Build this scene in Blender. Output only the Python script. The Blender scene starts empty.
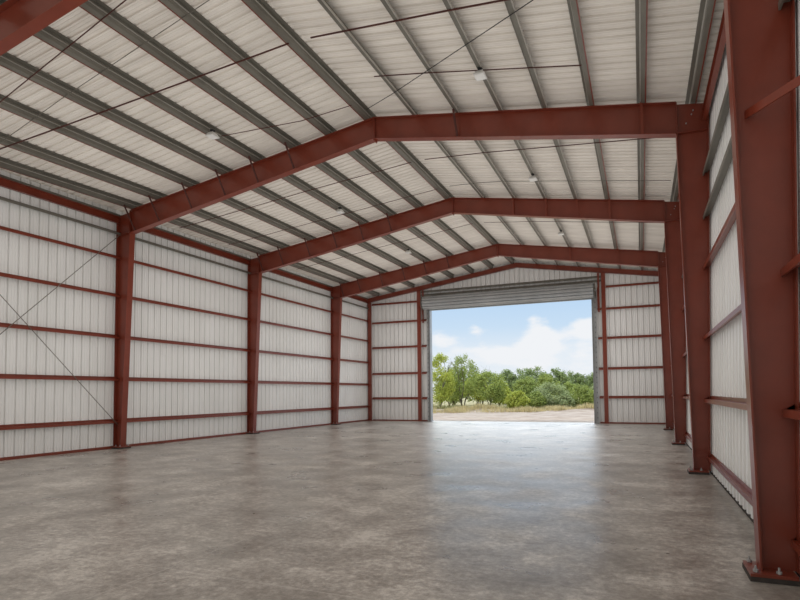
import bpy, math, random
from mathutils import Vector, Matrix
random.seed(7)
S = bpy.context.scene
COL = S.collection
R = math.radians

# ------------------------------------------------------------------ survey of the hall (metres)
XL, XC, XR = -14.72, -5.90, 1.16          # left column face, ridge, right column face (at the floor)
LEAN = 0.026                              # the right wall leans out a little
ZEL, ZER, ZR = 7.174, 7.262, 8.432        # top of rafter at left eave, right eave, ridge
XRT = XR + LEAN * ZER
FY = [5.72, 12.271, 18.536, 25.24]        # the four frames
YE = 29.34                                # inner plane of the end wall framing
YP = 29.50                                # end wall sheeting
YN = -14.0                                # near end of the hall
SL = (ZR - ZEL) / (XC - XL)
SR = (ZR - ZER) / (XRT - XC)
PD = 0.17                                 # purlin depth
def roof(x): return ZEL + SL * (x - XL) if x < XC else ZR - SR * (x - XC)

# ------------------------------------------------------------------ materials
def new_mat(name):
    m = bpy.data.materials.new(name); m.use_nodes = True
    nt = m.node_tree; b = nt.nodes['Principled BSDF']
    return m, nt, b
def N(nt, t, **kw):
    n = nt.nodes.new(t)
    for k, v in kw.items(): setattr(n, k, v)
    return n
def ramp(nt, fac, stops):
    r = N(nt, 'ShaderNodeValToRGB'); e = r.color_ramp.elements
    e[0].position, e[0].color = stops[0][0], (*stops[0][1], 1)
    e[1].position, e[1].color = stops[-1][0], (*stops[-1][1], 1)
    for p, c in stops[1:-1]:
        x = e.new(p); x.color = (*c, 1)
    nt.links.new(fac, r.inputs[0]); return r.outputs[0]
def noise(nt, scale, detail=4, rough=.55, stretch=None, coord='Object'):
    tc = N(nt, 'ShaderNodeTexCoord'); src = tc.outputs[coord]
    if stretch:
        mp = N(nt, 'ShaderNodeMapping'); mp.inputs['Scale'].default_value = stretch
        nt.links.new(src, mp.inputs[0]); src = mp.outputs[0]
    n = N(nt, 'ShaderNodeTexNoise'); n.inputs['Scale'].default_value = scale
    n.inputs['Detail'].default_value = detail; n.inputs['Roughness'].default_value = rough
    nt.links.new(src, n.inputs['Vector']); return n.outputs['Fac']
def mottled(name, c0, c1, scale, rough=.5, metal=0., spec=.5, stretch=None, bump=0., lo=.35, hi=.65):
    m, nt, b = new_mat(name)
    f = noise(nt, scale, 5, .6, stretch)
    nt.links.new(ramp(nt, f, [(lo, c0), (hi, c1)]), b.inputs['Base Color'])
    b.inputs['Roughness'].default_value = rough; b.inputs['Metallic'].default_value = metal
    b.inputs['Specular IOR Level'].default_value = spec
    if bump:
        bp = N(nt, 'ShaderNodeBump'); bp.inputs['Strength'].default_value = bump; bp.inputs['Distance'].default_value = .02
        nt.links.new(f, bp.inputs['Height']); nt.links.new(bp.outputs[0], b.inputs['Normal'])
    return m
M = {}
M['red'] = mottled('red_primer_steel', (.158, .0275, .0135), (.190, .035, .018), 2.2, .32, 0, .7)
M['galv'] = mottled('weathered_galvanised_steel', (.145, .135, .112), (.205, .195, .165), 3.0, .45, .3, .5, (1, .25, 1))
M['zinc'] = mottled('bright_zinc_steel', (.36, .37, .37), (.45, .46, .46), 1.2, .40, .4, .5)
M['wall'] = mottled('off_white_wall_sheet', (.71, .70, .675), (.77, .76, .74), 1.1, .42, 0, .5, (1, 1, .25))
M['roofsheet'] = mottled('off_white_roof_sheet', (.70, .65, .585), (.82, .77, .70), 1.6, .5, 0, .4, (.35, 2.2, 1))
M['highlight'] = mottled('pale_highlight_steel', (.33, .31, .27), (.40, .38, .34), 3, .45, .2)  # pale tone painting the highlight along purlin webs, also used on pale lips
M['dark'] = mottled('dark_red_rod_steel', (.060, .018, .014), (.085, .026, .020), 5, .45)
M['white'] = mottled('white_lamp_housing', (.55, .54, .51), (.62, .61, .58), 8, .4)
M['lens'] = mottled('frosted_lamp_lens', (.68, .67, .64), (.74, .73, .70), 8, .2)
M['black'] = mottled('black_rubber', (.018, .018, .018), (.03, .03, .03), 8, .6)
M['grout'] = mottled('dark_grout', (.035, .03, .027), (.06, .05, .045), 9, .85)
M['bark'] = mottled('bark', (.09, .07, .05), (.17, .14, .11), 5, .9)

def floor_mat():
    m, nt, b = new_mat('polished_concrete')
    L = nt.links.new
    big = noise(nt, .45, 6, .62); mid = noise(nt, 1.5, 10, .72); fine = noise(nt, 12, 8, .85); blot = noise(nt, .9, 4, .55)
    def mix(a, c, f):
        x = N(nt, 'ShaderNodeMix', data_type='FLOAT'); x.inputs[0].default_value = f
        L(a, x.inputs[2]); L(c, x.inputs[3]); return x.outputs[0]
    v = mix(mix(mix(big, blot, .4), mid, .55), fine, .36)
    col = ramp(nt, v, [(.40, (.165, .144, .122)), (.47, (.245, .219, .191)), (.52, (.335, .303, .267)), (.58, (.50, .46, .41))])
    # saw-cut joints, every one a thin pale line
    tc = N(nt, 'ShaderNodeTexCoord'); sp = N(nt, 'ShaderNodeSeparateXYZ'); L(tc.outputs['Object'], sp.inputs[0])
    def line(sock, off, period):
        a = N(nt, 'ShaderNodeMath', operation='ADD'); a.inputs[1].default_value = off; L(sock, a.inputs[0])
        w = N(nt, 'ShaderNodeMath', operation='PINGPONG'); w.inputs[1].default_value = period / 2; L(a.outputs[0], w.inputs[0])
        c = N(nt, 'ShaderNodeMath', operation='LESS_THAN'); c.inputs[1].default_value = .006; L(w.outputs[0], c.inputs[0]); return c.outputs[0]
    mx = N(nt, 'ShaderNodeMath', operation='MAXIMUM'); L(line(sp.outputs[0], 4.06, 30), mx.inputs[0]); L(line(sp.outputs[1], -3.95, 30), mx.inputs[1])
    sc = N(nt, 'ShaderNodeMath', operation='MULTIPLY'); sc.inputs[1].default_value = .55; L(mx.outputs[0], sc.inputs[0])
    mc = N(nt, 'ShaderNodeMix', data_type='RGBA'); L(sc.outputs[0], mc.inputs[0]); L(col, mc.inputs[6]); mc.inputs[7].default_value = (.45, .42, .38, 1)
    L(mc.outputs[2], b.inputs['Base Color'])
    r = N(nt, 'ShaderNodeMapRange'); r.inputs[1].default_value = .35; r.inputs[2].default_value = .65; r.inputs[3].default_value = .27; r.inputs[4].default_value = .40
    L(blot, r.inputs[0]); L(r.outputs[0], b.inputs['Roughness'])
    b.inputs['Specular IOR Level'].default_value = .5
    return m
M['floor'] = floor_mat()

def ground_mat():
    m, nt, b = new_mat('dry_dirt')
    L = nt.links.new
    f = noise(nt, .9, 7, .7); g = noise(nt, .16, 4, .6)
    dirt = ramp(nt, f, [(.35, (.27, .19, .13)), (.5, (.37, .285, .21)), (.65, (.45, .36, .28))])
    grass = ramp(nt, f, [(.35, (.26, .22, .09)), (.65, (.44, .37, .18))])
    tc = N(nt, 'ShaderNodeTexCoord'); sp = N(nt, 'ShaderNodeSeparateXYZ'); L(tc.outputs['Object'], sp.inputs[0])
    ad = N(nt, 'ShaderNodeMath', operation='MULTIPLY_ADD'); ad.inputs[1].default_value = 9; L(g, ad.inputs[0]); L(sp.outputs[1], ad.inputs[2])
    mr = N(nt, 'ShaderNodeMapRange'); mr.inputs[1].default_value = 55; mr.inputs[2].default_value = 58; L(ad.outputs[0], mr.inputs[0])
    mc = N(nt, 'ShaderNodeMix', data_type='RGBA'); L(mr.outputs[0], mc.inputs[0]); L(dirt, mc.inputs[6]); L(grass, mc.inputs[7])
    L(mc.outputs[2], b.inputs['Base Color']); b.inputs['Roughness'].default_value = .95
    return m
M['ground'] = ground_mat()

def leaf_mat(name, c0, c1):
    m, nt, b = new_mat(name)
    L = nt.links.new
    f = noise(nt, 1.7, 3, .6)
    c = ramp(nt, f, [(.3, c0), (.7, c1)])
    L(c, b.inputs['Base Color']); b.inputs['Roughness'].default_value = .6; b.inputs['Specular IOR Level'].default_value = .25
    tr = N(nt, 'ShaderNodeBsdfTranslucent'); L(c, tr.inputs[0])
    ms = N(nt, 'ShaderNodeMixShader'); ms.inputs[0].default_value = .35
    L(b.outputs[0], ms.inputs[1]); L(tr.outputs[0], ms.inputs[2]); L(ms.outputs[0], nt.nodes['Material Output'].inputs[0])
    return m
M['leaf_yellow'] = leaf_mat('yellow_green_leaves', (.32, .37, .05), (.52, .54, .12))
M['leaf_mid'] = leaf_mat('mid_green_leaves', (.22, .275, .06), (.38, .43, .12))
M['leaf_blue'] = leaf_mat('grey_green_leaves', (.27, .32, .13), (.43, .47, .23))
M['leaf_far'] = leaf_mat('far_green_leaves', (.20, .26, .09), (.32, .375, .15))
M['straw'] = leaf_mat('dry_straw_grass', (.46, .37, .17), (.68, .57, .31))
M['weed'] = leaf_mat('olive_weeds', (.22, .22, .07), (.40, .37, .15))

# ------------------------------------------------------------------ mesh builder
class MB:
    def __init__(s): s.v, s.f = [], []
    def add(s, vs, fs):
        o = len(s.v); s.v += [tuple(p) for p in vs]; s.f += [tuple(i + o for i in f) for f in fs]; return s
    def box(s, x0, x1, y0, y1, z0, z1):
        return s.add([(x0,y0,z0),(x1,y0,z0),(x1,y1,z0),(x0,y1,z0),(x0,y0,z1),(x1,y0,z1),(x1,y1,z1),(x0,y1,z1)],
                     [(0,3,2,1),(4,5,6,7),(0,1,5,4),(1,2,6,5),(2,3,7,6),(3,0,4,7)])
    def prism_y(s, poly, y0, y1):                 # polygon in XZ pushed along Y
        n = len(poly)
        return s.add([(x, y0, z) for x, z in poly] + [(x, y1, z) for x, z in poly],
                     [tuple(range(n)), tuple(range(2*n-1, n-1, -1))] + [(i, i+n, (i+1) % n + n, (i+1) % n) for i in range(n)])
    def prism_x(s, poly, x0, x1):                 # polygon in YZ pushed along X
        n = len(poly)
        return s.add([(x0, y, z) for y, z in poly] + [(x1, y, z) for y, z in poly],
                     [tuple(range(n-1, -1, -1)), tuple(range(n, 2*n))] + [(i, (i+1) % n, (i+1) % n + n, i+n) for i in range(n)])
    def strip(s, a, b, t, y0, y1):                # plate along the XZ line a-b, thickness t to its left, width y0..y1
        d = (Vector((b[0]-a[0], b[1]-a[1]))).normalized(); nx, nz = -d.y*t, d.x*t
        return s.prism_y([a, b, (b[0]+nx, b[1]+nz), (a[0]+nx, a[1]+nz)], y0, y1)
    def tube(s, p0, p1, r, n=8, r1=None):
        p0, p1 = Vector(p0), Vector(p1); d = (p1-p0).normalized()
        a = d.orthogonal().normalized(); b = d.cross(a); r1 = r if r1 is None else r1
        vs = [p0 + (a*math.cos(t)+b*math.sin(t))*r for t in [2*math.pi*i/n for i in range(n)]]
        vs += [p1 + (a*math.cos(t)+b*math.sin(t))*r1 for t in [2*math.pi*i/n for i in range(n)]]
        return s.add(vs, [tuple(range(n-1, -1, -1)), tuple(range(n, 2*n))] + [(i, (i+1) % n, (i+1) % n+n, i+n) for i in range(n)])
    def bar(s, p0, p1, w, h):                     # rectangular bar between two points (w level, h across)
        p0, p1 = Vector(p0), Vector(p1); d = (p1-p0).normalized()
        a = d.cross(Vector((0,0,1)))
        a = a.normalized() if a.length > 1e-4 else Vector((1,0,0)); b = d.cross(a).normalized()
        vs = [p + a*sx*w/2 + b*sz*h/2 for p in (p0, p1) for sx, sz in ((-1,-1),(1,-1),(1,1),(-1,1))]
        return s.add(vs, [(3,2,1,0),(4,5,6,7)] + [(i, (i+1) % 4, (i+1) % 4+4, i+4) for i in range(4)])
    def build(s, name, mat, parent=None, smooth=False):
        me = bpy.data.meshes.new(name)
        org = Vector(parent.location) if parent and parent.type == 'EMPTY' else Vector((0,0,0))
        if parent and parent.parent: org = Vector(parent.parent.location)
        me.from_pydata([tuple(Vector(p) - org) for p in s.v], [], s.f)
        me.materials.append(M[mat]); me.validate()
        import bmesh
        bm = bmesh.new(); bm.from_mesh(me); bmesh.ops.recalc_face_normals(bm, faces=bm.faces); bm.to_mesh(me); bm.free()
        if smooth:
            for p in me.polygons: p.use_smooth = True
        o = bpy.data.objects.new(name, me); COL.objects.link(o)
        if parent: o.parent = parent
        return o
def tag(o, label=None, cat=None, group=None, kind='thing'):
    if label: o['label'] = label
    if cat: o['category'] = cat
    if group: o['group'] = group
    if kind: o['kind'] = kind
    return o
def thing(name, loc, label, cat, group=None):
    o = bpy.data.objects.new(name, None); o.location = loc; o.empty_display_size = .2
    COL.objects.link(o); return tag(o, label, cat, group)
def struct(name, mb, mat, label=None):
    return tag(mb.build(name, mat), label, None, None, 'structure')

# ------------------------------------------------------------------ setting
struct('floor', MB().box(XL-.35, XR+.75, YN, 30.0, -.25, 0), 'floor', 'bare grey polished concrete floor of the hall')

def ribs(t0, t1, pitch, d, w=.05):
    """profile along t: flat sheet with a recessed rib every pitch and two faint swages between"""
    pts = [(t0, 0)]; t = t0 + pitch/2
    while t < t1 - pitch/2:
        pts += [(t-w/2, 0), (t-w/2+.012, d), (t+w/2-.012, d), (t+w/2, 0)]
        for k in (.34, .66):
            m = t + pitch*k
            if m < t1-.03: pts += [(m-.016, 0), (m-.006, d*.22), (m+.006, d*.22), (m+.016, 0)]
        t += pitch
    pts.append((t1, 0)); return pts

def wall_y(x_of_z, sgn, ztop, pitch=.26, dep=.04, w=.05):                   # long walls
    mb = MB(); pr = ribs(YN, YP+.04, pitch, dep, w); n = len(pr); vs = []
    for z in (0.0, ztop):
        for y, d in pr: vs.append((x_of_z(z)+sgn*d, y, z))
    mb.add(vs, [(i, i+1, i+1+n, i+n) for i in range(n-1)])
    o0, o1 = x_of_z(0)+sgn*.09, x_of_z(ztop)+sgn*.09
    mb.add([(o0,YN,0),(o0,YP+.04,0),(o1,YP+.04,ztop),(o1,YN,ztop)], [(0,1,2,3)])
    mb.add([(x_of_z(ztop),YN,ztop),(o1,YN,ztop),(o1,YP+.04,ztop),(x_of_z(ztop),YP+.04,ztop)], [(0,1,2,3)])
    mb.add([(x_of_z(0),YN,0),(o0,YN,0),(o1,YN,ztop),(x_of_z(ztop),YN,ztop)], [(0,1,2,3)])
    return mb
struct('wall_left', wall_y(lambda z: XL-.035, -1, roof(XL)+PD-.01), 'wall', 'white ribbed metal sheet wall on the left')
struct('wall_right', wall_y(lambda z: XR+.067+LEAN*z, 1, ZER+PD-.01, .30, -.03, .13), 'wall', 'white ribbed metal sheet wall on the right')

# door opening in the end wall
DX0, DX1, DZ = -10.80, -2.12, 6.36
mb = MB(); pr = ribs(XL-.03, XRT+.02, .26, .06, .05)
def cell(x0, d0, x1, d1, z0a, z0b, z1a, z1b):
    mb.add([(x0, YP+d0, z0a), (x1, YP+d1, z0b), (x1, YP+d1, z1b), (x0, YP+d0, z1a)], [(0,1,2,3)])
cuts = []
for (a, da), (b, db) in zip(pr[:-1], pr[1:]):
    xs = [a] + [c for c in (DX0, XC, DX1) if a < c < b] + [b]
    for p, q in zip(xs[:-1], xs[1:]):
        dp = da+(db-da)*(p-a)/(b-a) if b > a else da; dq = da+(db-da)*(q-a)/(b-a) if b > a else db
        mid = (p+q)/2; zb = DZ if DX0 < mid < DX1 else 0
        cell(p, dp, q, dq, zb, zb, roof(p)+PD-.01, roof(q)+PD-.01)
for x0, x1, zb in ((XL-.03, DX0, 0), (DX0, XC, DZ), (XC, DX1, DZ), (DX1, XRT+.02, 0)):
    mb.add([(x0,YP+.09,zb),(x1,YP+.09,zb),(x1,YP+.09,roof(x1)+PD-.01),(x0,YP+.09,roof(x0)+PD-.01)], [(0,1,2,3)])
struct('wall_back', mb, 'wall', 'white ribbed metal end wall around the open doorway')

mb = MB()
mb.prism_y([(XL-.1,0),(XR+.1,0),(XRT+.1,roof(XRT)+PD),(XC,ZR+PD),(XL-.1,roof(XL)+PD)], YN-.1, YN)  # unseen wall added to keep light from behind off the frame webs
struct('added_wall_front', mb, 'wall', 'added white metal end wall behind the camera, unseen')

mb = MB(); pr = ribs(YN, YP+.5, .21, .03, .075); n = len(pr)
for xa, xb in ((XL-.45, XC), (XC, XRT+.45)):
    vs = []
    for x in (xa, xb):
        for y, d in pr: vs.append((x, y, roof(x)+PD+d))
    mb.add(vs, [(i, i+1, i+1+n, i+n) for i in range(n-1)])
    mb.add([(x, y, roof(x)+PD+.09) for x in (xa, xb) for y in (YN, YP+.5)], [(0,1,3,2)])
struct('ceiling', mb, 'roofsheet', 'off-white ribbed underside of the gabled metal roof')

struct('baseboard_left', MB().box(XL-.033, XL+.03, FY[0]-6.4, YE-.02, 0, .075), 'red', 'red steel base angle along the left wall')
mb = MB(); mb.box(XL+.3, -11.05, YE+.08, YE+.15, 0, .07)
struct('baseboard_back', mb, 'red', 'red base angle left of the doorway')
struct('baseboard_end', MB().box(-1.90, XR-.06, YE+.08, YE+.15, 0, .07), 'red', 'red base angle right of the doorway')
struct('baseboard_right', MB().box(XR+.034, XR+.066, FY[0]-6.4, YE-.02, 0, .03), 'grout', 'dark base angle along the right wall')

# ------------------------------------------------------------------ rigid frames
FW = .10                                   # half flange width
ORD = ['first','second','third','fourth','fifth','sixth','seventh','eighth','ninth']
def bolt(mb, x, y, z, r=.014, h=.055):
    mb.tube((x,y,z), (x,y,z+h), r*.62, 8); mb.tube((x,y,z+.004), (x,y,z+.026), r*1.5, 6)
def column(side, y, label):
    zk = 6.56 if side < 0 else 6.71
    if side < 0:
        xo = lambda z: XL - .0; xi = lambda z: XL + .27 + (.27/6.56)*z
    else:
        xo = lambda z: XR + LEAN*z; xi = lambda z: XR - .255 - .017*z
    t = thing('steel_column', (xo(0), y, 0), label, 'column', 'red steel wall columns')
    z0 = .065
    xk = xi(zk); ztop_o = roof(xo(7.2)) - .02; ztop_i = roof(xk) - .02
    web = MB().prism_y([(xo(z0), z0), (xi(z0), z0), (xk, zk), (xk, ztop_i), (xo(7.2), ztop_o)], y-.006, y+.006)
    web.build('web', 'red', t)
    s = -side                                # direction of the hall
    MB().prism_y([(xi(z0), z0), (xi(z0)+s*.016, z0), (xk+s*.016, zk), (xk, zk)], y-FW, y+FW).build('inner_flange', 'red', t)
    MB().prism_y([(xo(z0), z0), (xo(z0)-s*.014, z0), (xo(7.1)-s*.014, 7.1), (xo(7.1), 7.1)], y-FW, y+FW).build('outer_flange', 'red', t)
    MB().prism_y([(xo(zk), zk-.02), (xk, zk), (xk, zk+.014), (xo(zk), zk-.006)], y-FW+.01, y+FW-.01).build('stiffener', 'red', t)
    MB().prism_y([(xk-s*.012, zk-.05), (xk+s*.0, zk-.05), (xk, ztop_i), (xk-s*.012, ztop_i)], y-FW, y+FW).build('end_plate', 'red', t)
    a, b = sorted((xo(0)+s*.02, xi(0)+s*.105))
    MB().box(a, b, y-.20, y+.20, .04, .065).build('base_plate', 'red', t)
    MB().box(a-.004, b+.004, y-.205, y+.205, 0, .04).build('grout_pad', 'grout', t)
    for bx in (xi(0)+s*.06, (xi(0)+xo(0))/2+s*.02):
        for dy in (-.15, .15):
            k = MB(); bolt(k, bx, y+dy, .065); k.build('anchor_bolt', 'zinc', t)
    if side > 0:
        for dx, dz in ((.30, -.16), (.27, -.24), (.17, -.42)):
            k = MB().tube((xk+dx, y-.006, roof(xk+dx)+dz), (xk+dx, y-.034, roof(xk+dx)+dz), .013, 6); k.build('eave_bolt', 'zinc', t)
    return xk, zk
where = ['nearest to the camera', 'second from the camera', 'third from the camera', 'nearest the end wall']
knee = {}
for i, y in enumerate(FY):
    knee[-1, i] = column(-1, y, 'tapered red steel column on the left wall, ' + ['out at the near left edge', 'at the bolted-rod crossing, tallest in the picture', 'in the middle of the wall', 'last before the corner post'][i])
    knee[1, i] = column(1, y, 'tapered red steel column on the right wall, ' + ['nearest, with big bolted base plate', 'second from the camera', 'third from the camera', 'farthest, beside the end wall sheeting'][i])

ZRB = 7.905
def rafter(side, i, label):
    y = FY[i] if i else 5.60
    xk, zk = knee[side, i]; xc = XC
    a, b = (xk, zk), (xc, ZRB)
    t = thing('rafter', (xk, y, zk), label, 'rafter', 'red steel roof rafters')
    top_k, top_c = roof(xk)-.016, ZR-.016
    s = -side
    MB().prism_y([a, b, (xc, top_c), (xk, top_k)], y-.006, y+.006).build('web', 'red', t)
    MB().prism_y([a, b, (xc, ZRB-.016), (xk, zk-.016)], y-FW, y+FW).build('bottom_flange', 'red', t)
    MB().prism_y([(xk, top_k), (xc, top_c), (xc, ZR-.002), (xk, roof(xk)-.002)], y-FW, y+FW).build('top_flange', 'red', t)
    c = xc - s*.014
    MB().prism_y([(xc, ZRB-.07), (c, ZRB-.07), (c, ZR-.03), (xc, ZR-.03)], y-FW+.02, y+FW-.02).build('ridge_plate', 'red', t)
    return t
    
def zbot(side, i, x):
    xk, zk = knee[side, i]; return zk + (ZRB-zk)*(x-xk)/(XC-xk)
for i in range(4):
    rafter(-1, i, 'red roof rafter on the left slope, ' + ['cutting across the top left corner', 'largest one, from the second left column', 'from the middle left column', 'from the last left column'][i])
    rafter(1, i, 'red roof rafter on the right slope, ' + ['above the nearest right column', 'largest one, over the second right column', 'middle one, with four upright stiffeners', 'smallest one, just before the end wall'][i])

# ------------------------------------------------------------------ purlins
PL = [-13.98, -12.99, -11.74, -10.53, -9.40, -8.25, -7.17, -6.04]
FAN = {-13.98: -.46, -12.99: -.36, -11.74: -.22, -10.53: -.14, -9.40: -.10, -8.25: -.06}   # set out a little wider in the nearest bay
PRR = [-4.86, -3.78, -2.77, -1.79, -.83, .16, 1.07]
def purlin(x, side, label):
    sec = [(YN, FAN.get(x, 0)), (5.0, FAN.get(x, 0)), (FY[1], 0), (YE+.06, 0)] if x in FAN else [(YN, 0), (YE+.06, 0)]
    def run(poly):
        mb = MB(); n = len(poly); k = len(sec)
        mb.add([(px+dx, y, pz+roof(x+dx)-roof(x)) for y, dx in sec for px, pz in poly],
               [tuple(range(n)), tuple(range(n*k-1, n*(k-1)-1, -1))] + [(j*n+i, (j+1)*n+i, (j+1)*n+(i+1) % n, j*n+(i+1) % n) for j in range(k-1) for i in range(n)])
        return mb
    z = roof(x); sl = SL if side < 0 else -SR
    d = -1 if side < 0 else 1               # down-slope direction
    o = thing('roof_purlin', (x, YN, z), label, 'purlin', 'grey roof purlins')
    th = .012; fl = .10 if side < 0 else .07
    def zz(dx, h): return z + sl*dx + h
    # Z section: web with a pale strip painting a highlight, top flange up-slope, bottom flange down-slope
    prof = [(d*fl, 0), (0, 0), (-d*th, .002), (-d*th, PD-.014), (-d*.085, PD-.014), (-d*.085, PD-.004), (0, PD-.004), (0, th), (d*fl, th)]
    poly = [(x+px, zz(px, pz)) for px, pz in prof]
    run(poly).build('purlin_web', 'galv', o)
    tag(run([(x-d*px, zz(-d*px, h)) for px, h in ((th-.002, .076), (.030, .080), (.030, .087), (th-.002, .098))]).build('purlin_highlight', 'highlight', o), 'painted pale highlight along the middle of the web')
    red = side < 0 or x > -1.2
    lip = [(d*(fl-.002), -.004), (d*(fl+.018), -.004), (d*(fl+.018), .035), (d*(fl+.003), .035), (d*(fl+.003), .014), (d*(fl-.002), .014)]
    tag(run([(x+px, zz(px, pz)) for px, pz in lip]).build('purlin_lip', 'red' if red else 'highlight', o), ('red' if red else 'pale') + ' edge of the bottom flange')
    return o
for k, x in enumerate(PL):
    purlin(x, -1, 'grey steel purlin under the left roof slope, ' + ('lowest, along the left eave' if k == 0 else 'at the ridge' if k == 7 else ORD[k] + ' up from the eave'))
for k, x in enumerate(PRR):
    purlin(x, 1, 'grey steel purlin under the right roof slope, ' + ('lowest, along the right eave' if k == 6 else ORD[k] + ' down from the ridge'))

# eave struts between the columns
BY = [FY[0]-6.4] + FY + [YE]
BAYL = ['', 'bay with crossed rods', 'between first two columns', 'between last two columns', 'in the corner bay']
BAYR = ['right of the nearest column', 'between nearest two columns', 'between second and third columns', 'between last two columns', 'in the corner bay']
def strut(side, j, label):
    y0, y1 = BY[j]+.02, BY[j+1]-.02
    if side < 0:
        x, z = XL, 6.90; poly = [(x+.005, z), (x+.085, z), (x+.085, z+.012), (x+.017, z+.012), (x+.017, z+.20), (x+.085, z+.20), (x+.085, z+.212), (x+.005, z+.212)]
    else:
        x, z = XR+LEAN*6.9-.01, 6.90; poly = [(x, z), (x-.085, z), (x-.085, z+.012), (x-.012, z+.012), (x-.012, z+.20), (x-.085, z+.20), (x-.085, z+.212), (x, z+.212)]
    o = tag(MB().prism_y(poly, y0, y1).build('eave_strut', 'red'), label, 'eave strut', 'red eave struts')
    xa, xb = (XL-.02, XL+.05) if side < 0 else (XRT-.06, XRT+.0)
    tag(MB().prism_y([(xa, z+.214), (xb, z+.214), (xb, z+.29), (xa, z+.29)], y0, y1).build('eave_closure', 'galv', o), 'dark grey strip along the top of the strut')
for j in range(1, 5): strut(-1, j, 'red eave strut along the top of the left wall, ' + BAYL[j])
for j in range(0, 5): strut(1, j, 'red eave strut along the top of the right wall, ' + BAYR[j])

# ------------------------------------------------------------------ wall girts
def girt_poly(x, side, z, dep=.125):
    s = -side
    return [(x, z), (x+s*dep, z), (x+s*dep, z-.066), (x+s*(dep-.02), z-.066), (x+s*(dep-.02), z-.059), (x+s*(dep-.008), z-.059), (x+s*(dep-.008), z-.010), (x+s*.008, z-.010), (x+s*.008, z+.06), (x, z+.06)]
def bays(z, zs): return
LROWS = [.83, 2.11, 3.40, 4.67, 5.85, 6.60]
RROWS = [.33, 1.43, 2.64, 4.01, 5.00, 5.87]
ROWN = ['bottom row', 'second row up', 'third row up', 'fourth row up', 'fifth row up', 'top row']
for j in range(1, 5):
    for k, z in enumerate(LROWS):
        m = 'galv' if k == 5 else 'red'; cn = 'grey' if k == 5 else 'red'
        o = MB().prism_y(girt_poly(XL-.033, -1, z, .14), BY[j]+.012, BY[j+1]-.012).build('wall_girt', m)
        tag(o, f'{cn} girt on the left wall, {ROWN[k]}, {BAYL[j]}', 'girt', 'girts on the left wall')
for j in range(0, 5):
    for k, z in enumerate(RROWS):
        m = 'galv' if k >= 4 else 'red'; cn = 'grey' if k >= 4 else 'red'
        if (j == 4 and k > 3) or (j == 0 and k == 3): continue
        o = MB().prism_y(girt_poly(XR+.033+LEAN*z, 1, z, .068 if k == 0 else .125), BY[j]+.012, BY[j+1]-.012).build('wall_girt', m)
        tag(o, f'{cn} girt on the right wall, {ROWN[k]}, {BAYR[j]}', 'girt', 'girts on the right wall')

# end wall: posts, girts, rafter
EP = [(-14.70, -14.46, 'red steel corner post where the left wall meets the end wall', 'corner_post'),
      (-11.565, -11.345, 'red steel end wall post left of the roller door', 'end_post'),
      (-1.69, -1.50, 'red steel end wall post right of the roller door', 'end_post')]
for x0, x1, lab, nm in EP:
    t = thing(nm, ((x0+x1)/2, YE, 0), lab, 'post', 'end wall posts')
    zt = roof((x0+x1)/2)-.26
    MB().box(x0, x1, YE-.006, YE+.006, .02, zt).build('face_flange', 'red', t)
    MB().box((x0+x1)/2-.006, (x0+x1)/2+.006, YE+.006, YP-.015, .02, zt).build('web', 'red', t)
    MB().box(x0-.03, x1+.03, YE-.05, YP-.02, 0, .02).build('base_plate', 'red', t)
for side, lab in ((-1, 'red end wall rafter following the left slope above the door'), (1, 'red end wall rafter following the right slope above the door')):
    xa = XL+.02 if side < 0 else XRT-.02
    t = thing('gable_rafter', (xa, YE, roof(xa)), lab, 'rafter', 'end wall rafters')
    MB().prism_y([(xa, roof(xa)-.24), (XC, ZR-.24), (XC, ZR-.004), (xa, roof(xa)-.004)], YE-.004, YE+.008).build('web', 'red', t)
    MB().prism_y([(xa, roof(xa)-.25), (XC, ZR-.25), (XC, ZR-.238), (xa, roof(xa)-.238)], YE-.05, YE+.11).build('bottom_flange', 'red', t)
EROWS = [1.26, 2.68, 4.20, 5.66, 6.76]
def egirt(x0, x1, z, label, m='red'):
    poly = [(YE+.135, z), (YE+.01, z), (YE+.01, z-.068), (YE+.03, z-.068), (YE+.03, z-.061), (YE+.02, z-.061), (YE+.02, z-.010), (YE+.125, z-.010), (YE+.125, z+.06), (YE+.135, z+.06)]
    tag(MB().prism_x(poly, x0, x1).build('end_girt', m), label, 'girt', 'girts on the end wall')
for k, z in enumerate(EROWS):
    rn = ROWN[k] if k < 4 else 'top row'
    egirt(-14.44, -11.58, z+.04, f'red girt on the end wall, {rn}, between corner post and door post')
    egirt(-1.485, XR-.05, z+.04, f'red girt on the end wall, {rn}, right of the door post')
    if k < 4:
        egirt(-11.33, -11.03, z+.04, f'short red girt left of the doorway, {rn}')
        egirt(-1.90, -1.705, z+.04, f'short red girt right of the doorway, {rn}')
egirt(-11.33, -1.705, 7.32, 'upper long dark grey girt across the gable above the roller door', 'galv')
egirt(-11.33, -1.705, 7.12, 'lower long dark grey girt directly above the roller door', 'galv')

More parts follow.
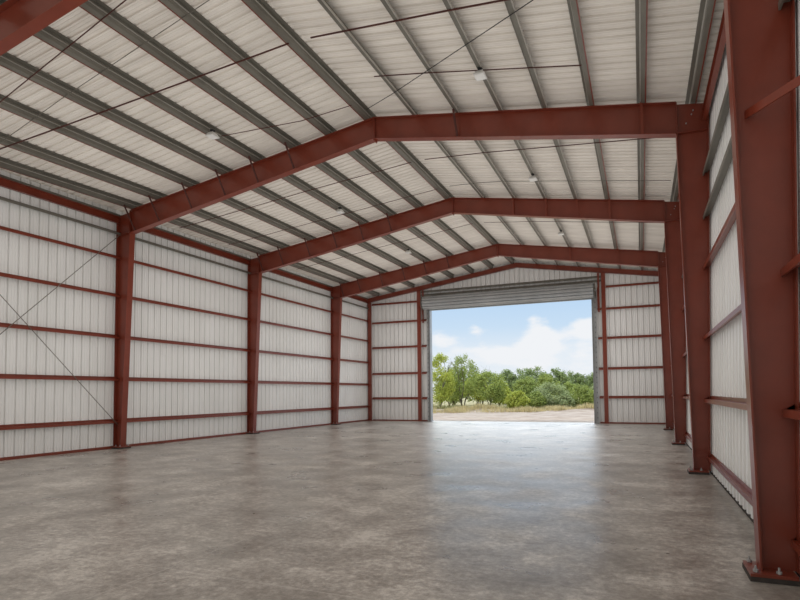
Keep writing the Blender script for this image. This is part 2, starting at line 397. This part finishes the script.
# ------------------------------------------------------------------ roller door
t = thing('roller_door', (-6.46, YE-.3, 0), 'grey steel roller door rolled up above the open doorway', 'roller door')
cy, cz, cr = YE-.40, 6.585, .355
prof = []
for i in range(13):
    a0 = 2*math.pi*i/13
    for f, rr in ((.02, cr-.05), (.13, cr-.05), (.20, cr+.004), (.55, cr+.018), (.90, cr+.004), (.98, cr-.05)):
        a = a0 + 2*math.pi/13*f; prof.append((cy+rr*math.cos(a), cz+rr*math.sin(a)))
MB().prism_x(prof, -11.0, -2.02).build('curtain_roll', 'zinc', t)
mb = MB(); zc = 6.28
for k in range(4): mb.prism_x([(YE-.035, zc+k*.08), (YE-.060, zc+k*.08+.02), (YE-.060, zc+k*.08+.06), (YE-.035, zc+k*.08+.08), (YE-.015, zc+k*.08+.08), (YE-.015, zc+k*.08)], -10.78, -2.14)
mb.build('curtain', 'zinc', t)
MB().box(-10.78, -2.14, YE-.075, YE-.005, 6.19, 6.28).build('bottom_bar', 'zinc', t)
for x0, x1 in ((-10.985, -10.765), (-2.165, -1.945)):
    g = MB().box(x0, x1, YE-.004, YE+.008, 0, 6.55)
    inn = x1 if x0 < -5 else x0; s = 1 if x0 < -5 else -1
    g.box(min(inn, inn-s*.012), max(inn, inn-s*.012), YE-.09, YP+.09, 0, 6.36)
    g.box(min(inn-s*.10, inn-s*.112), max(inn-s*.10, inn-s*.112), YE-.09, YE, 0, 6.36)
    go = g.build('guide_rail', 'zinc', t)
    h = MB()
    for q in range(24):
        h.box((x0+x1)/2-s*.05-.012, (x0+x1)/2-s*.05+.012, YE-.012, YE-.003, .25+q*.25, .31+q*.25)
    tag(h.build('bolt_slots', 'black', go), 'dark bolt slots down the rail')
for xe, s in ((-11.03, -1), (-1.99, 1)):
    MB().tube((xe, cy, cz), (xe+s*.02, cy, cz), .40, 20).build('end_plate', 'galv', t)
    k = MB().tube((xe+s*.02, cy, cz), (xe+s*.12, cy, cz), .05, 12)
    k.build('axle', 'zinc', t)
    xb = xe + s*.12
    b = MB().prism_x([(cy-.05, cz+.12), (YE-.0, cz+.12), (YE-.0, cz-1.05), (YE-.06, cz-1.05), (cy-.05, cz-.12)], xb, xb+s*.012)
    b.box(min(xb, xb+s*.09), max(xb, xb+s*.09), YE-.008, YE+.0, cz-1.05, roof(xb)-.28)
    tag(b.build('support_bracket', 'red', t), 'red triangular bracket carrying the door roll')

# ------------------------------------------------------------------ rods
def rod(name, pts, r, m, label, cat, group=None):
    mb = MB()
    for a, b in zip(pts[:-1], pts[1:]): mb.tube(a, b, r, 6)
    return tag(mb.build(name, m), label, cat, group)
def rline(ps, off=-.006): return [(x, y, roof(x)+off) for x, y in ps]
SG = 'bridging rods across the purlins'
rod('bridging_rod', rline([(-14.3, 7.92), (-10.7, 8.34), (-6.1, 8.84)]), .017, 'dark', 'red bridging rod across the left slope purlins in the nearest roof bay', 'rod', SG)
rod('bridging_rod', rline([(-5.6, 8.84), (-2.8, 8.57), (1.05, 8.25)]), .017, 'dark', 'red bridging rod across the right slope purlins, nearest the top edge', 'rod', SG)
rod('bridging_rod', rline([(-14.2, 7.27), (-11.8, 6.98), (-6.3, 6.30)]), .011, 'dark', 'thin rod crossing the left slope purlins closest to the corner rafter', 'rod', SG)
rod('bridging_rod', rline([(-14.2, 7.97), (-10.8, 7.58), (-6.1, 7.16)]), .008, 'galv', 'thin grey rod crossing the left slope purlins between two red rods', 'rod', SG)
rod('bridging_rod', rline([(-9.3, 10.62), (-7.4, 11.24), (-6.1, 11.40)]), .010, 'dark', 'short red rod near the ridge left of the largest rafter peak', 'rod', SG)
rod('bridging_rod', rline([(-5.0, 10.36), (-3.8, 10.39), (-.85, 10.56)]), .012, 'dark', 'red rod across the right slope beside the nearest hanging lamp', 'rod', SG)
rod('bracing_cable', rline([(-5.85, 11.72), (-4.9, 11.09), (-1.4, 8.57), (1.0, 6.84)], -.02), .009, 'black', 'dark diagonal bracing cable under the right roof slope', 'cable')
rod('bridging_rod', rline([(-14.2, 14.2), (-9.3, 14.64), (-6.05, 15.03)]), .011, 'dark', 'red rod across the left slope just behind the largest rafter', 'rod', SG)
rod('bridging_rod', rline([(-5.6, 14.95), (-3.8, 14.55), (.9, 13.8)]), .012, 'dark', 'red rod across the right slope just behind the largest rafter', 'rod', SG)
rod('bridging_rod', rline([(-14.2, 16.6), (-10.0, 17.02), (-6.05, 17.39)]), .009, 'dark', 'thin rod across the left slope in front of the middle rafter', 'rod', SG)
rod('bridging_rod', rline([(-5.6, 17.25), (-4.6, 16.95), (-3.8, 16.79), (.9, 16.72)]), .009, 'galv', 'thin grey rod across the right slope in front of the middle rafter', 'rod', SG)
rod('bridging_rod', rline([(-14.2, 21.2), (-9.3, 21.4), (-6.05, 21.6)]), .009, 'dark', 'faint rod across the left slope between the two farthest rafters', 'rod', SG)
rod('bridging_rod', rline([(-5.6, 21.6), (-3.5, 21.2), (.9, 20.9)]), .009, 'dark', 'faint rod across the right slope between the two farthest rafters', 'rod', SG)
xw = XL + .125
rod('brace_rod', [(xw, 12.20, .72), (xw, 5.83, 7.00)], .010, 'galv', 'wall brace rod falling from upper left to the column foot', 'rod', 'crossed wall brace rods')
rod('brace_rod', [(xw+.022, 12.16, 6.52), (xw+.022, 5.83, .25)], .010, 'galv', 'wall brace rod rising to the top of the column at right', 'rod', 'crossed wall brace rods')

# flange braces from purlin to the rafter's bottom flange
def fbrace(side, i, x, label, dy=-.46, w=.045):
    y = FY[i]; zb = zbot(side, i, x+ (.0 if side > 0 else .02))
    mb = MB().bar((x, y+dy, roof(x)-.005), (x+.02, y-.075, zb+.012), w, .02)
    tag(mb.build('flange_brace', 'dark'), label, 'brace', 'flange braces on the rafters')
nm = ['largest', 'middle', 'farthest']
for i, xs in ((1, PL[0:6]), (2, PL[0:6]), (3, PL[0:6])):
    for k, x in enumerate(xs):
        fbrace(-1, i, x-.02, f'small dark red brace on the {nm[i-1]} left slope rafter, {ORD[k]} up from the wall')
fbrace(1, 1, PRR[1], 'small dark red brace on the largest right slope rafter, left one', -.30)
# upright straps / stiffeners on the right rafters
def strap(i, x, label):
    y = FY[i]
    tag(MB().box(x-.028, x+.028, y-FW-.010, y-FW+.001, zbot(1, i, x)-.005, roof(x)+.03).build('rafter_strap', 'red'), label, 'strap', 'upright straps on the right rafters')
strap(1, .16, 'upright red strap on the largest right slope rafter near the column')
for k, x in enumerate((-3.78, -2.70, -1.73, -.76)): strap(2, x, f'upright red strap on the middle right slope rafter, {ORD[k]} from the ridge')
strap(3, -2.70, 'upright red strap on the farthest right slope rafter, left one')
strap(3, -.76, 'upright red strap on the farthest right slope rafter, right one')

# brace from the nearest right column to the girt
mb = MB().bar((XR-.24, FY[0]-.02, 4.05), (XR+.10, FY[0]-.72, 3.99), .012, .075)
tag(mb.build('column_brace', 'red'), 'flat red brace bar slanting off the nearest right column', 'brace')

# ------------------------------------------------------------------ hanging lamps
def lamp(x, y, label):
    z = roof(x) + .004
    t = thing('flood_lamp', (x, y, z), label, 'lamp', 'flood lamps under the purlins')
    k = MB().box(x-.04, x+.04, y-.05, y+.05, z-.03, z); k.tube((x, y, z-.02), (x, y, z-.085), .02, 8)
    k.build('bracket', 'black', t)
    b = MB()
    b.add([(x-.10,y-.12,z-.15),(x+.10,y-.12,z-.15),(x+.10,y+.12,z-.15),(x-.10,y+.12,z-.15),
           (x-.07,y-.08,z-.08),(x+.07,y-.08,z-.08),(x+.07,y+.08,z-.08),(x-.07,y+.08,z-.08)],
          [(0,3,2,1),(4,5,6,7),(0,1,5,4),(1,2,6,5),(2,3,7,6),(3,0,4,7)])
    b.box(x-.108, x+.108, y-.128, y+.128, z-.17, z-.148)
    b.build('housing', 'white', t)
    MB().box(x-.09, x+.09, y-.11, y+.11, z-.178, z-.169).build('lens', 'lens', t)
for x, y, lab in ((-9.29, 10.30, 'white flood lamp on the left slope in the nearest bay'),
                  (-2.72, 10.40, 'white flood lamp on the right slope in the nearest bay'),
                  (-9.29, 16.50, 'white flood lamp on the left slope in the second bay'),
                  (-2.72, 16.20, 'white flood lamp on the right slope in the second bay'),
                  (-9.29, 22.60, 'white flood lamp on the left slope in the farthest lit bay'),
                  (-2.72, 22.40, 'white flood lamp on the right slope in the farthest lit bay')):
    lamp(x, y, lab)

# ------------------------------------------------------------------ camera
F, PSI, HY, PITCH, ROLL, H = 558.394, .407, 366.653, .047, -.009, 1.6
c, s = math.cos(PSI), math.sin(PSI)
rv, fv, uv = Vector((c, s, 0)), Vector((-s, c, 0)), Vector((0, 0, 1))
f2 = fv*math.cos(PITCH) + uv*math.sin(PITCH); u2 = uv*math.cos(PITCH) - fv*math.sin(PITCH)
r3 = rv*math.cos(ROLL) + u2*math.sin(ROLL); u3 = u2*math.cos(ROLL) - rv*math.sin(ROLL)
cam = bpy.data.cameras.new('camera'); co = bpy.data.objects.new('camera', cam); COL.objects.link(co)
mw = Matrix((r3, u3, -f2)).transposed().to_4x4(); mw.translation = Vector((0, 0, H)); co.matrix_world = mw
cam.sensor_width = 36; cam.lens = F/800*36; cam.shift_y = (HY-300)/800; cam.clip_end = 2000
S.camera = co

# ------------------------------------------------------------------ outdoors
GZ = -.14
def berm(x, y):
    b = .34*math.exp(-((y-51-2.0*math.sin(x*.11))/1.6)**2)*(.55+.45*math.sin(x*.9+1.3*math.sin(x*.37)))
    return GZ + max(0, b) + (.02*math.sin(x*1.3)*math.cos(y*.7) if y > 33 else 0) + max(0, y-56)*.004
mb = MB(); xs = [-110+2.2*i for i in range(91)]; ys = [30.0, 31, 33, 36, 39, 42, 45] + [46.5+.75*i for i in range(16)] + [60, 64, 70, 80, 95, 120, 170, 260]
vs = [(x, y, berm(x, y)) for y in ys for x in xs]; nx = len(xs)
mb.add(vs, [(j*nx+i, j*nx+i+1, (j+1)*nx+i+1, (j+1)*nx+i) for j in range(len(ys)-1) for i in range(nx-1)])
mb.add([(-110,-80,GZ),(90,-80,GZ),(90,30,GZ),(-110,30,GZ)], [(0,1,2,3)])
struct('ground', mb, 'ground', 'pale dry dirt outside the doorway')

def at(px, depth, z=0.0):
    v = r3*((px-400)/F) + f2                    # column of the view, at a forward distance
    v = Vector((v.x, v.y, 0)); v *= depth / (v.dot(fv))
    return v.x, v.y
def ztop(px, py, depth):
    v = r3*((px-400)/F) - u3*((py-HY)/F) + f2
    return H + v.z * depth / Vector((v.x, v.y, 0)).dot(fv)

def tree(px, py_top, width_px, depth, mat, label, seed, name='tree', airy=.0, group='trees beyond the doorway', low=.10):
    rnd = random.Random(seed)
    x, y = at(px, depth); z0 = berm(x, y)-.03; zt = ztop(px, py_top-4.5, depth); hgt = zt - z0
    rad = 1.2*width_px/F*depth/2
    t = thing(name, (x, y, z0), label, 'tree' if name == 'tree' else 'bush', group)
    tb = MB(); fol = MB()
    nst = 2 if rad < 1.2 else 3
    tips = []
    for q in range(nst):
        a = rnd.uniform(0, 6.28); p = Vector((x+rnd.uniform(-.08,.08)*rad, y+rnd.uniform(-.08,.08)*rad, z0)); r = .026*hgt/nst**.5
        dirv = Vector((math.cos(a)*.28, math.sin(a)*.28, 1)).normalized()
        for k in range(5):
            p2 = p + dirv*hgt*.17; tb.tube(p, p2, r, 7, r*.74); 
            if k > 0:
                for bq in range(2):
                    ba = rnd.uniform(0, 6.28); e = p2 + Vector((math.cos(ba), math.sin(ba), rnd.uniform(.25, .8)))*rad*rnd.uniform(.35, .7)
                    tb.tube(p2, e, r*.4, 5, r*.12); tips.append(e)
            p = p2; r *= .74; dirv = (dirv + Vector((rnd.gauss(0,.22), rnd.gauss(0,.22), .1))).normalized()
    tb.build('trunk', 'bark', t)
    nb = int(44*(1-.3*airy)); size = .0036*depth
    ch = hgt*(1-low)/2; cz0 = z0 + hgt*low + ch
    for q in range(nb):
        while True:
            d = Vector((rnd.uniform(-1,1), rnd.uniform(-1,1), rnd.uniform(-1,1)))
            if .15 < d.length < 1: break
        d = d.normalized()*d.length**.5
        taper = 1 - .38*max(0, d.z)**1.5
        br = rad*rnd.uniform(.22, .40)*(1 if d.z < .3 else .8)
        k = max(.1, 1 - br/rad*.75)
        px_, py_ = x + d.x*rad*k*taper*1.12, y + d.y*rad*k*taper
        pz_ = cz0 + d.z*(ch - br*.6)
        for w_ in range(int(150*(1-.25*airy)*(br/rad/.3)**1.5)):
            g = Vector((rnd.gauss(0, 1), rnd.gauss(0, 1), rnd.gauss(0, .9)))
            if g.length > 2.1: continue
            c_ = Vector((px_, py_, pz_)) + g*br*.52
            if c_.z < z0+.1 or c_.z > zt+.05: continue
            nrm = (g.normalized()*.7 + Vector((rnd.gauss(0,.5), rnd.gauss(0,.5)-.15, rnd.gauss(.3,.5)))).normalized()
            a_ = nrm.orthogonal().normalized(); b_ = nrm.cross(a_); th = rnd.uniform(0, 6.283)
            a_, b_ = a_*math.cos(th)+b_*math.sin(th), b_*math.cos(th)-a_*math.sin(th)
            wd, ln_ = size*rnd.uniform(.35, .6), size*rnd.uniform(.7, 1.25)
            fol.add([c_-a_*ln_*.5, c_+b_*wd*.5+nrm*.02, c_+a_*ln_*.5, c_-b_*wd*.5+nrm*.02], [(0,1,2,3)])
    fol.build('foliage', mat, t)
T = [(439, 355, 28, 55, 'leaf_yellow', 'tall yellow-green tree at the left edge of the doorway', .1),
     (463, 358, 32, 57, 'leaf_mid', 'tall green tree with dark trunk, second from the left', .25),
     (489, 371, 30, 55, 'leaf_mid', 'rounded green tree with dark trunk, third from the left', .2),
     (476, 377, 24, 62, 'leaf_yellow', 'light green tree filling the gap between the two left dark-trunked trees', .2),
     (506, 374, 24, 76, 'leaf_far', 'hazy distant tree just right of the third tree', 0),
     (521, 373, 26, 74, 'leaf_far', 'distant round tree above the bright green bush', 0),
     (536, 370, 28, 77, 'leaf_far', 'highest distant round tree in the middle of the treeline', 0),
     (527, 381, 26, 57, 'leaf_mid', 'broad green tree behind the bright green bush', .1),
     (556, 372, 24, 77, 'leaf_far', 'distant dark round-topped tree right of the middle', 0),
     (572, 375, 22, 80, 'leaf_far', 'distant tree right of the round-topped dark tree', 0),
     (585, 377, 22, 80, 'leaf_far', 'distant tree second from the right jamb', 0),
     (597, 376, 22, 79, 'leaf_far', 'distant tree next to the right door jamb', 0),
     (545, 378, 24, 66, 'leaf_mid', 'green tree behind the grey-green bush', 0),
     (567, 386, 20, 62, 'leaf_mid', 'smaller green tree between grey-green bush and right bushes', .1),
     (450, 377, 26, 63, 'leaf_mid', 'low green tree in front of the gap between the two tallest trees', .2),
     (499, 384, 20, 63, 'leaf_yellow', 'small light tree right of the third tree', .1),
     (454, 369, 30, 72, 'leaf_far', 'hazy distant tree between the two tallest left trees', 0),
     (481, 373, 34, 74, 'leaf_far', 'hazy distant tree between second and third trees', 0),
     (416, 362, 26, 58, 'leaf_mid', 'green tree mostly behind the left door jamb', .2),
     (612, 378, 26, 66, 'leaf_mid', 'green tree mostly behind the right door jamb', .1)]
for k, (px, py, w, dp, m, lab, airy) in enumerate(T): tree(px, py, w, dp, m, lab, 100+k, airy=airy)
B = [(517, 394, 20, 51.5, 'leaf_yellow', 'bright yellow-green bush in front of the trees'),
     (551, 386, 32, 54, 'leaf_blue', 'wide grey-green bush right of the middle'),
     (581, 388, 25, 54, 'leaf_mid', 'rounded green bush left of the right jamb'),
     (596, 388, 18, 55.5, 'leaf_blue', 'pale green bush at the right door jamb'),
     (535, 396, 18, 53, 'leaf_mid', 'low dark green bush beside the bright bush'),
     (564, 398, 16, 53, 'leaf_blue', 'low grey-green bush between the two wide bushes')]
for k, (px, py, w, dp, m, lab) in enumerate(B): tree(px, py, w, dp, m, lab, 300+k, 'bush', 0, 'bushes in front of the trees', .04)

# dry grass verge: nobody could count its blades
def verge(name, mat, n, d0, d1, h0, h1, label, seed, px0=405, px1=625):
    rnd = random.Random(seed); mb = MB()
    for _ in range(n):
        px = rnd.uniform(px0, px1); dp = d0 + (d1-d0)*rnd.random()
        x, y = at(px, dp); clump = .5+.5*math.sin(x*1.7+2.3*math.sin(y*.8+x*.31))
        if rnd.random() > .25+.75*clump: continue
        z = berm(x, y)-.02
        for b in range(7):
            a = rnd.uniform(0, 6.28); l = rnd.uniform(h0, h1)*(.5+.6*clump); ox, oy = rnd.gauss(0,.12), rnd.gauss(0,.12)
            tip = (x+ox+math.cos(a)*l*.35, y+oy+math.sin(a)*l*.35, z+l); w = .022
            mb.add([(x+ox-w*math.sin(a), y+oy+w*math.cos(a), z), (x+ox+w*math.sin(a), y+oy-w*math.cos(a), z), tip], [(0,1,2)])
    tag(mb.build(name, mat), label, 'grass', None, 'stuff')
verge('dry_grass', 'straw', 2600, 47.5, 52, .2, .55, 'dry straw-coloured grass along the foot of the trees', 5)
verge('green_weeds', 'weed', 1500, 52.2, 57, .3, .7, 'olive green weeds among the dry grass', 6)

# ------------------------------------------------------------------ light: sky and sun
w = bpy.data.worlds.new('sky'); S.world = w; w.use_nodes = True
nt = w.node_tree; L = nt.links.new
bg = nt.nodes['Background']
tc = N(nt, 'ShaderNodeTexCoord'); D = tc.outputs['Generated']
sp = N(nt, 'ShaderNodeSeparateXYZ'); L(D, sp.inputs[0])
base = ramp(nt, sp.outputs[2], [(0., (.84, .88, .92)), (.07, (.76, .84, .92)), (.115, (.58, .74, .91)), (.19, (.45, .65, .90)), (.5, (.28, .50, .85))])
n1 = N(nt, 'ShaderNodeTexNoise'); n1.inputs['Scale'].default_value = 14; n1.inputs['Detail'].default_value = 8; n1.inputs['Roughness'].default_value = .55
mp = N(nt, 'ShaderNodeMapping'); mp.inputs['Scale'].default_value = (1, 1, 2.3); L(D, mp.inputs[0]); L(mp.outputs[0], n1.inputs['Vector'])
def dirpx(px, py):
    v = r3*((px-400)/F) - u3*((py-HY)/F) + f2; return v.normalized()
acc = None
def blob(px, py, rx, amp):
    global acc
    d = dirpx(px, py)
    sb = N(nt, 'ShaderNodeVectorMath', operation='SUBTRACT'); L(D, sb.inputs[0]); sb.inputs[1].default_value = d
    ml = N(nt, 'ShaderNodeVectorMath', operation='MULTIPLY'); L(sb.outputs[0], ml.inputs[0]); ml.inputs[1].default_value = (1, 1, 1.9)
    ln = N(nt, 'ShaderNodeVectorMath', operation='LENGTH'); L(ml.outputs[0], ln.inputs[0])
    mr = N(nt, 'ShaderNodeMapRange', interpolation_type='SMOOTHSTEP'); L(ln.outputs['Value'], mr.inputs[0])
    mr.inputs[1].default_value = 0; mr.inputs[2].default_value = rx/F; mr.inputs[3].default_value = amp; mr.inputs[4].default_value = 0
    if acc is None: acc = mr.outputs[0]
    else:
        a = N(nt, 'ShaderNodeMath', operation='ADD'); L(acc, a.inputs[0]); L(mr.outputs[0], a.inputs[1]); acc = a.outputs[0]
for b in ((540, 323, 26, .30), (592, 328, 38, .34), (540, 342, 36, .30), (518, 356, 50, .30), (572, 352, 66, .34), (438, 338, 34, .32), (476, 331, 17, .28), (460, 356, 50, .30)): blob(*b)
ad = N(nt, 'ShaderNodeMath', operation='ADD'); L(n1.outputs['Fac'], ad.inputs[0]); L(acc, ad.inputs[1])
cl = N(nt, 'ShaderNodeMapRange', interpolation_type='SMOOTHSTEP'); L(ad.outputs[0], cl.inputs[0]); cl.inputs[1].default_value = .59; cl.inputs[2].default_value = .84
mx = N(nt, 'ShaderNodeMix', data_type='RGBA'); L(cl.outputs[0], mx.inputs[0]); L(base, mx.inputs[6]); mx.inputs[7].default_value = (.88, .90, .93, 1)
SUN = Vector((-.45, -.62, 1.15)).normalized()
# added bright sky lobe, unseen above the doorway, to light the hall
lb = N(nt, 'ShaderNodeVectorMath', operation='DOT_PRODUCT'); L(D, lb.inputs[0]); lb.inputs[1].default_value = Vector((-.12, .88, .46)).normalized()
l1 = N(nt, 'ShaderNodeMapRange', interpolation_type='SMOOTHSTEP'); L(lb.outputs['Value'], l1.inputs[0]); l1.inputs[1].default_value = .80; l1.inputs[2].default_value = .96
up = N(nt, 'ShaderNodeMapRange', interpolation_type='SMOOTHSTEP'); L(sp.outputs[2], up.inputs[0]); up.inputs[1].default_value = .20; up.inputs[2].default_value = .34
lm = N(nt, 'ShaderNodeMath', operation='MULTIPLY'); L(l1.outputs[0], lm.inputs[0]); L(up.outputs[0], lm.inputs[1])
l2 = N(nt, 'ShaderNodeMath', operation='MULTIPLY_ADD'); L(lm.outputs[0], l2.inputs[0]); l2.inputs[1].default_value = 5.2; l2.inputs[2].default_value = 1.0
wm = N(nt, 'ShaderNodeMix', data_type='RGBA'); L(lm.outputs[0], wm.inputs[0]); L(mx.outputs[2], wm.inputs[6]); wm.inputs[7].default_value = (.93, .97, 1, 1)
L(wm.outputs[2], bg.inputs['Color']); L(l2.outputs[0], bg.inputs['Strength'])
sun = bpy.data.lights.new('sun', 'SUN'); sun.energy = 1.9; sun.angle = R(1.0); sun.color = (1, .95, .87)
so = bpy.data.objects.new('sun', sun); COL.objects.link(so); so.rotation_euler = SUN.to_track_quat('Z', 'Y').to_euler()

S.view_settings.view_transform = 'Standard'; S.view_settings.look = 'None'
S.view_settings.gamma = 1; S.view_settings.use_curve_mapping = False
S.view_settings.exposure = 0.0
S.cycles.use_fast_gi = True; S.cycles.fast_gi_method = 'ADD'
w.light_settings.ao_factor = .43; w.light_settings.distance = 3.0
S.cycles.max_bounces = 12; S.cycles.diffuse_bounces = 8; S.cycles.sample_clamp_indirect = 6
